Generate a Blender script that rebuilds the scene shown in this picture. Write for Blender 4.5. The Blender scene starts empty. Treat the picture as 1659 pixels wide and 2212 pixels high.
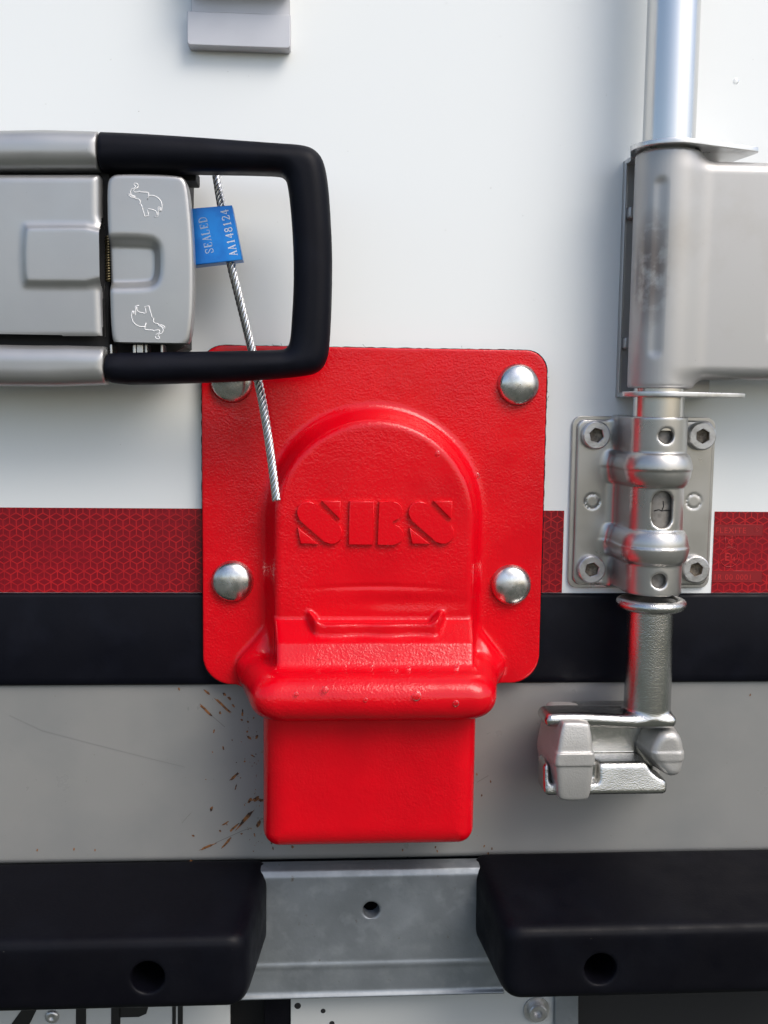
import bpy, bmesh, math, random
import numpy as np
from mathutils import Vector, Matrix
random.seed(7)
np.random.seed(7)
S = 0.001                                   # everything below is written in millimetres
scn = bpy.context.scene
COL = scn.collection

# ------------------------------------------------------------------ camera
FOC, DIST = 2218.0, 599.0                   # focal length (in 1659x2212 pixels), distance to the door along the axis
def cam_axes(a=3.8, p=5.7, r=0.7):
    a, p, r = np.radians([a, p, r])
    f = np.array([np.sin(a)*np.cos(p), np.cos(a)*np.cos(p), -np.sin(p)])
    R = np.cross(f, [0, 0, 1]); R /= np.linalg.norm(R); U = np.cross(R, f)
    return f, np.cos(r)*R + np.sin(r)*U, np.cos(r)*U - np.sin(r)*R
CF, CR, CU = cam_axes()
cd = bpy.data.cameras.new('camera'); cam = bpy.data.objects.new('camera', cd); COL.objects.link(cam)
cd.sensor_fit = 'VERTICAL'; cd.sensor_height = 24.0; cd.lens = 24.0*FOC/2212.0
cd.clip_start = 0.01; cd.clip_end = 3000
cam.matrix_world = Matrix(((CR[0], CU[0], -CF[0], -CF[0]*DIST*S), (CR[1], CU[1], -CF[1], -CF[1]*DIST*S),
                           (CR[2], CU[2], -CF[2], -CF[2]*DIST*S), (0, 0, 0, 1)))
scn.camera = cam

# ------------------------------------------------------------------ daylight
world = bpy.data.worlds.new('World'); scn.world = world; world.use_nodes = True
SUN_EL, SUN_AZ = 48.0, 38.0                 # sun high, to the right behind the photographer (degrees right of straight back)
wn = world.node_tree.nodes; wl = world.node_tree.links
sky = wn.new('ShaderNodeTexSky'); sky.sky_type = 'NISHITA'; sky.sun_disc = False
sky.sun_elevation = math.radians(SUN_EL); sky.sun_rotation = math.radians(180 - SUN_AZ)
sky.air_density = 1.0; sky.dust_density = 3.0; sky.ozone_density = 1.0; sky.altitude = 50
wl.new(sky.outputs[0], wn['Background'].inputs[0]); wn['Background'].inputs[1].default_value = 0.15
sl = bpy.data.lights.new('sun', 'SUN'); sl.energy = 1.25; sl.angle = math.radians(34); sl.color = (1.0, 0.96, 0.9)
sun = bpy.data.objects.new('sun', sl); COL.objects.link(sun)
e, z = math.radians(SUN_EL), math.radians(SUN_AZ)
sd = Vector((math.sin(z)*math.cos(e), -math.cos(z)*math.cos(e), math.sin(e)))
sun.rotation_euler = sd.to_track_quat('Z', 'Y').to_euler()
scn.view_settings.view_transform = 'Standard'; scn.view_settings.look = 'None'
scn.view_settings.exposure = 0.50; scn.view_settings.gamma = 1.0; scn.view_settings.use_curve_mapping = False

# ------------------------------------------------------------------ helpers: points, materials, meshes
def P(u, v, d=0.0):
    """Point of the plane d mm in front of the door that the photograph shows at (u, v): (x, z) in mm."""
    C = -CF*DIST; q = CF + CR*(u-829.5)/FOC - CU*(v-1106)/FOC
    w = C + q*((-d-C[1])/q[1]); return np.array((w[0], w[2]))
def PX(u, v, d=0.0): return float(P(u, v, d)[0])
def PZ(u, v, d=0.0): return float(P(u, v, d)[1])
def PP(pts, d): return [tuple(P(a, b, d)) for a, b in pts]

def rounded(pts, it=2):
    """Chaikin corner cutting of a closed outline."""
    for _ in range(it):
        o = []
        for i in range(len(pts)):
            a, b = np.array(pts[i-1]), np.array(pts[i]); o += [tuple(a*.75+b*.25), tuple(a*.25+b*.75)]
        pts = o
    return pts

class NT:
    def __init__(s, m): s.t = m.node_tree; s.n = s.t.nodes; s.l = s.t.links
    def add(s, kind, **k):
        n = s.n.new('ShaderNode'+kind)
        for a, b in k.items(): setattr(n, a, b)
        return n
    def link(s, a, b): s.l.new(a, b)
    def val(s, sock, v):
        if isinstance(v, bpy.types.NodeSocket): s.l.new(v, sock)
        else: sock.default_value = v
    def math(s, op, a, b=0.0, c=0.0):
        n = s.add('Math', operation=op); s.val(n.inputs[0], a); s.val(n.inputs[1], b); s.val(n.inputs[2], c); return n.outputs[0]
    def vec(s, op, a, b=None, c=None):
        n = s.add('VectorMath', operation=op); s.val(n.inputs[0], a)
        if b is not None: s.val(n.inputs[1], b)
        if c is not None: s.val(n.inputs[2], c)
        return n
    def noise(s, co, scale, detail=3, rough=.55):
        n = s.add('TexNoise'); s.link(co, n.inputs['Vector']); n.inputs['Scale'].default_value = scale
        n.inputs['Detail'].default_value = detail; n.inputs['Roughness'].default_value = rough; return n.outputs[0]
    def ramp(s, f, lo, hi):
        n = s.add('MapRange', clamp=True); s.link(f, n.inputs[0]); n.inputs[1].default_value = lo; n.inputs[2].default_value = hi; return n.outputs[0]
    def mix(s, f, a, b):
        n = s.add('Mix', data_type='RGBA'); s.val(n.inputs[0], f)
        for sock, v in ((n.inputs[6], a), (n.inputs[7], b)):
            if isinstance(v, bpy.types.NodeSocket): s.l.new(v, sock)
            else: sock.default_value = (*v, 1)
        return n.outputs[2]

def mat(name, col, rough=.5, metal=0.0, coat=0.0, var=(), rvar=None, bumps=(), stretch=(1, 1, 1), spec=.5, trans=0.0, bmask=None):
    """Principled material. var: (scale, colour, lo, hi, detail) noise-masked colour patches; bumps: (scale, height m, detail)."""
    m = bpy.data.materials.new(name); m.use_nodes = True; t = NT(m); b = t.n['Principled BSDF']
    co = t.add('TexCoord').outputs['Object']
    if stretch != (1, 1, 1):
        mp = t.add('Mapping'); mp.inputs['Scale'].default_value = stretch; t.link(co, mp.inputs[0]); co = mp.outputs[0]
    c = None
    for i, (sc, c2, lo, hi, det) in enumerate(var):
        off = t.vec('ADD', co, (0.31*i+.07, 0.17*i, 0.053*i)).outputs[0]
        c = t.mix(t.ramp(t.noise(off, sc, det), lo, hi), c if c is not None else col, c2)
    if c is not None: t.link(c, b.inputs['Base Color'])
    else: b.inputs['Base Color'].default_value = (*col, 1)
    b.inputs['Metallic'].default_value = metal; b.inputs['Roughness'].default_value = rough
    b.inputs['Specular IOR Level'].default_value = spec
    b.inputs['Coat Weight'].default_value = coat; b.inputs['Coat Roughness'].default_value = .08
    b.inputs['Transmission Weight'].default_value = trans
    if rvar:
        sc, lo, hi = rvar
        f = t.noise(co, sc, 4); n = t.add('MapRange', clamp=True); t.link(f, n.inputs[0])
        n.inputs[1].default_value = .3; n.inputs[2].default_value = .7; n.inputs[3].default_value = lo; n.inputs[4].default_value = hi
        t.link(n.outputs[0], b.inputs['Roughness'])
    prev = None
    for sc, h, det in bumps:
        bn = t.add('Bump'); bn.inputs['Strength'].default_value = 1.0; bn.inputs['Distance'].default_value = h
        hgt = t.noise(co, sc, det)
        if bmask: hgt = t.math('MULTIPLY', hgt, t.ramp(t.noise(co, bmask, 3), .3, .68))
        t.link(hgt, bn.inputs['Height'])
        if prev is not None: t.link(prev, bn.inputs['Normal'])
        prev = bn.outputs[0]
    if prev is not None:
        t.link(prev, b.inputs['Normal']); t.link(prev, b.inputs['Coat Normal'])
    return m

SPK = (.05, .045, .04)
M = {}
M['white'] = mat('white_gelcoat', (.79, .815, .81), .27, var=((4, (.765, .795, .79), .1, .9, 1), (300, (.5, .49, .46), .83, .86, 1)), bumps=((120, .00002, 1),))
M['grey'] = mat('grey_panel_paint', (.232, .232, .222), .34, var=((14, (.20, .205, .20), .45, .7, 4), (500, (.12, .08, .05), .77, .82, 2)), rvar=(40, .26, .45), bumps=((300, .00003, 2),))
M['red'] = mat('red_enamel', (.64, .0004, .0075), .14, coat=0, spec=.38, var=((30, (.56, .0004, .007), .4, .7, 4),), rvar=(40, .07, .24), bumps=((260, .00018, 2), (800, .00030, 2)), bmask=22)
M['red_s'] = mat('red_enamel_letters', (.64, .0004, .0075), .13, coat=0, spec=.38, bumps=((800, .00012, 2),))
M['rubber'] = mat('black_rubber', (.0030, .0034, .0066), .46, spec=.13, var=((40, (.0055, .0062, .011), .5, .75, 4), (700, (.05, .05, .06), .81, .85, 2)), rvar=(60, .4, .6), bumps=((500, .00004, 3),))
M['block'] = mat('black_moulded_plastic', (.0022, .0022, .0042), .44, spec=.12, var=((18, (.0035, .004, .007), .5, .75, 4), (650, (.12, .12, .11), .795, .83, 2)), rvar=(50, .36, .6), bumps=((700, .00006, 3),))
M['silver'] = mat('silver_lacquered_steel', (.40, .40, .398), .36, metal=.72, var=((16, (.44, .44, .43), .45, .7, 4), (520, (.2, .17, .14), .765, .82, 2)), rvar=(45, .31, .44), bumps=((1500, .00002, 2),))
M['silverdirty'] = mat('worn_silver_steel', (.50, .49, .47), .3, metal=.88, var=((22, (.42, .41, .385), .48, .75, 4), (420, (.14, .1, .08), .785, .83, 2)), rvar=(45, .26, .36), bumps=((1500, .00002, 2),))
M['zinc'] = mat('rough_zinc_casting', (.54, .54, .525), .2, metal=1.0, var=((25, (.43, .43, .415), .45, .7, 4),), rvar=(60, .14, .25), bumps=((1400, .00019, 2),))
M['lug'] = mat('cast_keeper_steel', (.48, .47, .45), .42, metal=.55, var=((30, (.41, .40, .38), .45, .7, 4),), bumps=((1000, .00016, 3),))
M['tube'] = mat('galvanised_tube', (.68, .67, .65), .2, metal=.95, var=((20, (.58, .57, .55), .4, .7, 4), (500, (.3, .26, .2), .80, .84, 2)), stretch=(1, 1, .12), rvar=(80, .15, .28))
M['bright'] = mat('bright_zinc_edge', (.68, .68, .68), .3, metal=.95, var=((60, (.45, .44, .42), .5, .75, 5),), rvar=(60, .2, .42))
M['stain'] = mat('stainless_rivet_steel', (.66, .655, .64), .22, metal=1.0, var=((130, (.42, .41, .39), .5, .72, 5),), rvar=(140, .16, .40), bumps=((300, .00005, 3),))
M['bolt'] = mat('zinc_bolt_steel', (.55, .55, .555), .36, metal=.9, var=((150, (.38, .37, .36), .5, .72, 4),), rvar=(140, .28, .5), bumps=((700, .0001, 3),))
M['galv'] = mat('galvanised_beam_zinc', (.235, .258, .278), .42, metal=.6, var=((26, (.185, .205, .222), .38, .66, 5), (90, (.27, .295, .315), .5, .75, 3), (240, (.11, .085, .06), .68, .8, 4)), rvar=(60, .36, .54), bumps=((420, .00008, 3),))
M['blue'] = mat('blue_anodised_aluminium', (.010, .235, .70), .3, metal=.35, var=((70, (.006, .15, .54), .4, .65, 3),))
M['alu'] = mat('bare_aluminium', (.5, .5, .5), .4, metal=.8)
M['strand'] = mat('bright_wire_strand', (.66, .67, .68), .26, metal=.95, var=((200, (.5, .5, .5), .45, .7, 3),))
M['dark'] = mat('black_gaps_and_parts', (.006, .006, .007), .7)  # near-black for small parts, and in place of shade in the gaps
M['brown'] = mat('grimy_socket', (.24, .20, .15), .5, var=((500, (.09, .07, .05), .4, .65, 4),))
M['core'] = mat('dull_grey_rod', (.23, .215, .195), .55, metal=.3, var=((160, (.13, .12, .105), .45, .65, 5),), bumps=((500, .0001, 4),))
M['brass'] = mat('brassy_spring', (.42, .34, .19), .3, metal=.9)
M['rust'] = mat('rust_stain', (.23, .088, .021), .7, var=((350, (.03, .014, .007), .42, .6, 4),))
M['speck'] = mat('grey_dirt_speck', (.30, .29, .26), .7)
M['scratch'] = mat('dark_scratch', (.14, .135, .125), .6)
M['plate'] = mat('pale_number_plate', (.42, .435, .43), .4)
M['ink'] = mat('plate_black_ink', (.008, .008, .009), .4)
M['print'] = mat('pale_laser_print', (.68, .72, .80), .5)
M['print2'] = mat('worn_laser_print', (.36, .47, .66), .5)
M['emblem'] = mat('bright_embossed_line', (.80, .80, .80), .6, metal=.1)
M['bracket'] = mat('pale_grey_lacquer', (.53, .535, .56), .4, metal=.25, var=((24, (.48, .485, .51), .45, .7, 3),), bumps=((1400, .00003, 2),))
M['drop'] = mat('rain_water', (1, 1, 1), .02, trans=1.0); M['drop'].node_tree.nodes['Principled BSDF'].inputs['IOR'].default_value = 1.33
M['tape_line'] = mat('tape_print_line', (.46, .015, .018), .35)
M['tape_box'] = mat('tape_label_field', (.22, .004, .009), .35)
M['ground'] = mat('yard_ground', (.075, .078, .06), .9, var=((.6, (.05, .065, .035), .4, .65, 4),))

def scuff(key, centre, size, col):
    """A worn, grimy patch with its own place on the thing (object coordinates, metres)."""
    t = NT(M[key]); b = t.n['Principled BSDF']; co = t.add('TexCoord').outputs['Object']
    q = t.vec('DIVIDE', t.vec('SUBTRACT', co, centre).outputs[0], size).outputs[0]
    r = t.vec('LENGTH', q).outputs['Value']
    f = t.math('MULTIPLY', t.ramp(r, 1.0, .35), t.ramp(t.noise(co, 110, 5), .34, .52))
    old = b.inputs['Base Color'].links[0].from_socket
    t.link(t.mix(t.math('MULTIPLY', f, .8), old, col), b.inputs['Base Color'])

def tape_material():
    """Prismatic reflective film: a tumbling-block lattice of lines on deep red."""
    m = bpy.data.materials.new('red_prismatic_film'); m.use_nodes = True; t = NT(m); b = t.n['Principled BSDF']
    co = t.add('TexCoord').outputs['Object']
    sp = t.add('SeparateXYZ'); t.link(co, sp.inputs[0])
    cb = t.add('CombineXYZ'); t.link(sp.outputs[0], cb.inputs[0]); t.link(sp.outputs[2], cb.inputs[1])
    a = .0075; s = (a, a*1.67, 1.0); h = (a/2, a*.835, .5)
    p = cb.outputs[0]
    def cell(q):
        w = t.vec('WRAP', q, s, (0, 0, 0)).outputs[0]; return t.vec('SUBTRACT', w, h).outputs[0]
    A = cell(p); B = cell(t.vec('SUBTRACT', p, (a/2, a*.835, 0)).outputs[0])
    flat = t.vec('MULTIPLY', A, (1, 1, 0)).outputs[0]; flat2 = t.vec('MULTIPLY', B, (1, 1, 0)).outputs[0]
    la = t.vec('LENGTH', flat).outputs['Value']; lb = t.vec('LENGTH', flat2).outputs['Value']
    pick = t.math('LESS_THAN', la, lb)
    mx = t.add('Mix', data_type='VECTOR'); t.link(pick, mx.inputs[0]); t.link(flat2, mx.inputs[4]); t.link(flat, mx.inputs[5])
    r = mx.outputs[1]; ds = []
    for k in (0, 60, 120):
        g = math.radians(k); d = t.vec('DOT_PRODUCT', r, (math.cos(g), math.sin(g), 0)).outputs['Value']; ds.append(t.math('ABSOLUTE', d))
    dm = t.math('MINIMUM', t.math('MINIMUM', ds[0], ds[1]), ds[2])
    line = t.ramp(dm, .00042, .00012)
    # facets of each little block differ a little in tone
    ang = t.math('GREATER_THAN', t.vec('DOT_PRODUCT', r, (0, 1, 0)).outputs['Value'], 0.0009)
    base = t.mix(ang, (.20, .0035, .010), (.245, .004, .012))
    base = t.mix(t.ramp(t.noise(co, 14, 3), .4, .7), base, (.16, .003, .009))
    col = t.mix(t.math('MULTIPLY', line, t.ramp(t.noise(co, 60, 2), .15, .6)), base, (.46, .011, .016))
    t.link(col, b.inputs['Base Color']); b.inputs['Roughness'].default_value = .22
    return m
M['tape'] = tape_material()
M['lever'] = mat('lever_lacquer', (.41, .405, .395), .40, metal=.6, var=((22, (.36, .345, .32), .48, .72, 5), (420, (.14, .1, .08), .765, .82, 2)), rvar=(45, .36, .48), bumps=((1500, .00002, 2),)); scuff('lever', (-.011, -.014, -.004), (.0095, .024, .036), (.15, .12, .105))

WLOC = {}
def loc_of(o): return WLOC.get(o.name, np.zeros(3))
def tag(o, label=None, cat=None, group=None, kind=None):
    if label: o['label'] = label
    if cat: o['category'] = cat
    if group: o['group'] = group
    if kind: o['kind'] = kind
    return o
def thing(name, label, cat, at=(0, 0, 0), group=None):
    """An Empty at (x, z, d) mm that parents the parts of one thing."""
    o = bpy.data.objects.new(name, None); COL.objects.link(o)
    w = np.array((at[0], -at[2], at[1]))*S; o.location = w; WLOC[o.name] = w
    o.empty_display_size = .01
    return tag(o, label, cat, group)
def link(name, verts, faces, m, parent=None, origin=None, smooth=True, mats=None, fm=None):
    """Mesh object from vertices (x, d, z given as x, y=-d, z in mm, world) about an origin."""
    base = loc_of(parent) if parent is not None else np.zeros(3)
    org = base if origin is None else np.array(origin)*S
    v = np.asarray(verts, float)*S - org
    me = bpy.data.meshes.new(name)
    if isinstance(faces, np.ndarray):
        n, k = faces.shape
        me.vertices.add(len(v)); me.vertices.foreach_set('co', v.astype(np.float32).ravel())
        me.loops.add(n*k); me.loops.foreach_set('vertex_index', faces.astype(np.int32).ravel())
        me.polygons.add(n); me.polygons.foreach_set('loop_start', np.arange(0, n*k, k, dtype=np.int32))
        me.polygons.foreach_set('loop_total', np.full(n, k, np.int32)); me.update(calc_edges=True); me.validate()
    else:
        me.from_pydata([tuple(q) for q in v], [], faces)
    for mm in (mats or [m]): me.materials.append(mm)
    if fm is not None: me.polygons.foreach_set('material_index', np.asarray(fm, np.int32))
    me.polygons.foreach_set('use_smooth', np.full(len(me.polygons), smooth)); me.update()
    o = bpy.data.objects.new(name, me); COL.objects.link(o)
    if parent is not None: o.parent = parent
    o.location = org - base; WLOC[o.name] = org
    return o

# ------------------------------------------------------------------ helpers: distance fields meshed with surface nets
def nets(F, org, h):
    s = F < 0; nx, ny, nz = F.shape
    cnt = np.zeros((nx-1, ny-1, nz-1), np.int8)
    for i in (0, 1):
        for j in (0, 1):
            for k in (0, 1): cnt += s[i:nx-1+i, j:ny-1+j, k:nz-1+k]
    idx = np.argwhere((cnt > 0) & (cnt < 8))
    cv = [F[idx[:, 0]+i, idx[:, 1]+j, idx[:, 2]+k] for i in (0, 1) for j in (0, 1) for k in (0, 1)]
    cs = np.array([(i, j, k) for i in (0, 1) for j in (0, 1) for k in (0, 1)], float)
    acc = np.zeros((len(idx), 3)); n = np.zeros(len(idx))
    for a in range(8):
        for b in range(a+1, 8):
            if np.abs(cs[a]-cs[b]).sum() != 1: continue
            x = (cv[a] < 0) != (cv[b] < 0); t = np.where(x, cv[a]/np.where(x, cv[a]-cv[b], 1), 0)
            acc += x[:, None]*(cs[a] + t[:, None]*(cs[b]-cs[a])); n += x
    vt = (idx + acc/n[:, None])*h + np.array(org)
    im = np.full(cnt.shape, -1, np.int64); im[tuple(idx.T)] = np.arange(len(idx))
    out = []
    for ax in range(3):
        sl0 = [slice(1, -1)]*3; sl1 = [slice(1, -1)]*3; sl0[ax] = slice(0, -1); sl1[ax] = slice(1, None)
        a, b = s[tuple(sl0)], s[tuple(sl1)]
        e = np.argwhere(a != b)
        inside = a[tuple(e.T)]
        off = np.ones(3, int); off[ax] = 0; e = e + off
        j, k = (ax+1) % 3, (ax+2) % 3
        q = []
        for dj, dk in ((-1, -1), (0, -1), (0, 0), (-1, 0)):
            c = e.copy(); c[:, j] += dj; c[:, k] += dk; q.append(im[tuple(c.T)])
        q = np.stack(q, 1); q[~inside] = q[~inside][:, ::-1]; out.append(q)
    q = np.concatenate(out); return vt, q[(q >= 0).all(1)]
def sdf(name, fn, lo, hi, h, m, parent=None, origin=None):
    """fn(X, Z, D) negative inside; the box lo..hi in (x, z, d) mm; h the cell size."""
    ax = [np.arange(lo[i], hi[i]+h, h) for i in range(3)]
    X, Z, D = ax[0][:, None, None], ax[1][None, :, None], ax[2][None, None, :]
    F = np.broadcast_to(fn(X, Z, D), tuple(len(a) for a in ax)).astype(np.float32)
    F = np.where(np.abs(F) < 1e-5, np.float32(1e-5), F)
    v, q = nets(F, lo, h)
    return link(name, np.stack([v[:, 0], -v[:, 2], v[:, 1]], 1), q, m, parent, origin)
mx, mn = np.maximum, np.minimum
def smin(a, b, k): g = np.clip(.5+.5*(b-a)/k, 0, 1); return b*(1-g)+a*g - k*g*(1-g)
def smax(a, b, k): return -smin(-a, -b, k)
def box2(a, b, ha, hb, r): qa, qb = np.abs(a)-ha+r, np.abs(b)-hb+r; return np.sqrt(mx(qa, 0)**2+mx(qb, 0)**2)+mn(mx(qa, qb), 0)-r
def box3(a, b, c, ha, hb, hc, r):
    qa, qb, qc = np.abs(a)-ha+r, np.abs(b)-hb+r, np.abs(c)-hc+r
    return np.sqrt(mx(qa, 0)**2+mx(qb, 0)**2+mx(qc, 0)**2)+mn(mx(mx(qa, qb), qc), 0)-r
def span(d, a, b): return np.abs(d-(a+b)/2)-(b-a)/2
def ext(s2, w, r): p, q = s2+r, w+r; return np.sqrt(mx(p, 0)**2+mx(q, 0)**2)+mn(mx(p, q), 0)-r      # extrusion with rounded rim
def poly2(px, pz, pts):
    px, pz = np.broadcast_arrays(px, pz); d = np.full(px.shape, 1e18); s = np.ones(px.shape)
    n = len(pts)
    for i in range(n):
        ax_, az = pts[i]; bx, bz = pts[i-1]; ex, ez = bx-ax_, bz-az; wx, wz = px-ax_, pz-az
        t = np.clip((wx*ex+wz*ez)/(ex*ex+ez*ez+1e-12), 0, 1); d = mn(d, (wx-ex*t)**2+(wz-ez*t)**2)
        c1, c2, c3 = pz >= az, pz < bz, ex*wz > ez*wx
        s = np.where((c1 & c2 & c3) | (~c1 & ~c2 & ~c3), -s, s)
    return s*np.sqrt(d)
def seg2(a, b, a0, b0, a1, b1):
    ea, eb = a1-a0, b1-b0; t = np.clip(((a-a0)*ea+(b-b0)*eb)/(ea*ea+eb*eb), 0, 1)
    return np.sqrt((a-a0-ea*t)**2+(b-b0-eb*t)**2)

# ------------------------------------------------------------------ helpers: plain meshes
def slab(name, pts, d0, d1, m, parent=None, bevel=.6, seg=2, origin=None, smooth=True):
    """Prism of an outline (x, z) between depths d0 < d1, front rim and corners bevelled."""
    pts = list(pts)
    if sum(pts[i-1][0]*pts[i][1]-pts[i][0]*pts[i-1][1] for i in range(len(pts))) < 0: pts = pts[::-1]
    bm = bmesh.new(); a = [bm.verts.new((x, -d0, z)) for x, z in pts]; b = [bm.verts.new((x, -d1, z)) for x, z in pts]
    n = len(pts); bm.faces.new(b); bm.faces.new(a[::-1])
    for i in range(n): bm.faces.new((a[i], a[(i+1) % n], b[(i+1) % n], b[i]))
    bmesh.ops.recalc_face_normals(bm, faces=bm.faces)
    if bevel:
        fr = [e_ for e_ in bm.edges if all(abs(v.co.y+d1) < 1e-6 for v in e_.verts)]
        bmesh.ops.bevel(bm, geom=fr, offset=bevel, segments=seg, profile=.5, affect='EDGES', clamp_overlap=True)
    return from_bm(name, bm, m, parent, origin, smooth)
def from_bm(name, bm, m, parent=None, origin=None, smooth=True):
    bm.verts.index_update()
    v = [tuple(q.co) for q in bm.verts]; f = [[q.index for q in p.verts] for p in bm.faces]; bm.free()
    o = link(name, v, f, m, parent, origin, smooth)
    if smooth:
        o.data.set_sharp_from_angle(angle=math.radians(50))
        w = o.modifiers.new('weighted', 'WEIGHTED_NORMAL'); w.keep_sharp = True; w.weight = 100
    return o
def rrect(x0, z0, x1, z1, r, n=7):
    out = []
    for cx_, cz_, a0 in ((x1-r, z1-r, 0), (x0+r, z1-r, 90), (x0+r, z0+r, 180), (x1-r, z0+r, 270)):
        for i in range(n+1):
            t = math.radians(a0+90*i/n); out.append((cx_+r*math.cos(t), cz_+r*math.sin(t)))
    return out
def circle(cx_, cz_, r, n=40): return [(cx_+r*math.cos(2*math.pi*i/n), cz_+r*math.sin(2*math.pi*i/n)) for i in range(n)]
def tube_mesh(paths, r, n=8, cap=True):
    """Round tubes along polylines given as (x, y, z) mm; returns verts, faces."""
    V, Fc = [], []
    for path in paths:
        p = [Vector(q) for q in path]; base = len(V); up = None
        for i, q in enumerate(p):
            t = (p[min(i+1, len(p)-1)]-p[max(i-1, 0)]).normalized()
            if up is None: up = t.orthogonal().normalized()
            up = (up-t*up.dot(t)).normalized(); w = t.cross(up); rr = r[i] if isinstance(r, (list, tuple)) else r
            for k in range(n):
                g = 2*math.pi*k/n; V.append(tuple(q+up*rr*math.cos(g)+w*rr*math.sin(g)))
        for i in range(len(p)-1):
            for k in range(n):
                a, b = base+i*n+k, base+i*n+(k+1) % n; Fc.append((a, b, b+n, a+n))
        if cap:
            Fc.append(tuple(base+k for k in range(n))[::-1]); Fc.append(tuple(base+(len(p)-1)*n+k for k in range(n)))
    return V, Fc
def lathe(profile, n=40, axis='y', at=(0, 0, 0)):
    """Revolve (radius, height) about the axis towards the viewer ('y', height = d) or the vertical ('z')."""
    V, Fc = [], []
    for r, h in profile:
        for k in range(n):
            g = 2*math.pi*k/n
            V.append((at[0]+r*math.cos(g), at[1]-h, at[2]+r*math.sin(g)) if axis == 'y' else (at[0]+r*math.cos(g), at[1]+r*math.sin(g), at[2]+h))
    for i in range(len(profile)-1):
        for k in range(n):
            a, b = i*n+k, i*n+(k+1) % n
            Fc.append((a, b, b+n, a+n) if axis == 'z' else (b, a, a+n, b+n))
    return V, Fc
def text_mesh(name, body, size, m, parent, x, z, d, rot=0.0, thick=.15, align='LEFT', sx=1.0, spacing=1.0, shear=0.0):
    c = bpy.data.curves.new('writing', 'FONT'); c.body = body; c.size = size; c.extrude = thick; c.align_x = align; c.space_character = spacing; c.shear = shear
    o = bpy.data.objects.new('writing', c); COL.objects.link(o)
    me = bpy.data.meshes.new_from_object(o.evaluated_get(bpy.context.evaluated_depsgraph_get()))
    v = [q.co.copy() for q in me.vertices]; f = [list(p.vertices) for p in me.polygons]
    bpy.data.objects.remove(o); bpy.data.curves.remove(c)
    ca, sa = math.cos(rot), math.sin(rot)
    V = [(x+q.x*sx*ca-q.y*sa, -(d+q.z), z+q.x*sx*sa+q.y*ca) for q in v]
    return link(name, V, f, m, parent, smooth=False)
def copy_part(o, parent, move):
    c = o.copy(); COL.objects.link(c); c.parent = parent; c.rotation_euler.y = random.uniform(0, 6.28); c.location = Vector(o.location)+Vector(move)*S; return c

# ================================================================== THE SETTING
gz = -1250.0
ground = link('ground', [(-4e5, -6e5, gz), (4e5, -6e5, gz), (4e5, 2e5, gz), (-4e5, 2e5, gz)], [(0, 1, 2, 3)], M['ground'], smooth=False)
tag(ground, kind='structure')

ZT0, ZT1 = 1.4, -47.6                        # the reflective tape's top and bottom
ZB1 = -101.9                                 # bottom of the rubber band
def blob(V, Fc, a, b, w, d, n=14, jag=.28):
    a, b = Vector(a), Vector(b); t = (b-a); L = max(t.length, .01); t = t/L if t.length > 1e-6 else Vector((1, 0)); nrm = Vector((-t.y, t.x))
    c0 = (a+b)/2; base = len(V)
    for i in range(n):
        g = 2*math.pi*i/n; k = 1+random.uniform(-jag, jag)
        q = c0 + t*(math.copysign(abs(math.cos(g))**.8, math.cos(g))*(L/2+w*.2)*k) + nrm*(math.sin(g)*w/2*k)
        V.append((q.x, -d, q.y))
    Fc.append(tuple(range(base, base+n)))
# white door panel
V = [(-700, 0, ZB1+7), (700, 0, ZB1+7), (700, 0, 900), (-700, 0, 900)]
V = V+[(x, 40, z_) for x, y, z_ in V]; Fc = [(0, 1, 2, 3), (7, 6, 5, 4), (4, 5, 1, 0), (3, 2, 6, 7)]; fm = [0]*4
for u_, v_ in [(795, 12), (964, 7), (462, 88), (492, 155), (1250, 60), (600, 480), (850, 190), (1255, 420), (1130, 250), (300, 240), (130, 905), (260, 960), (1180, 890), (1200, 640), (560, 560), (1310, 205)]+[(random.uniform(0, 1659), random.uniform(0, 1090)) for _ in range(40)]:
    p = P(u_, v_); r_ = random.uniform(.10, .30); blob(V, Fc, p, p+np.array((random.uniform(-.5, .5), random.uniform(-.6, .2)))*r_*2, r_*1.6, .05+.02*random.random(), 8); fm.append(1)
wall = link('door_panel', V, Fc, None, smooth=False, mats=[M['white'], M['speck']], fm=fm)
tag(wall, 'glossy white panel of the trailer door behind all the fittings', 'door panel')

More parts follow.
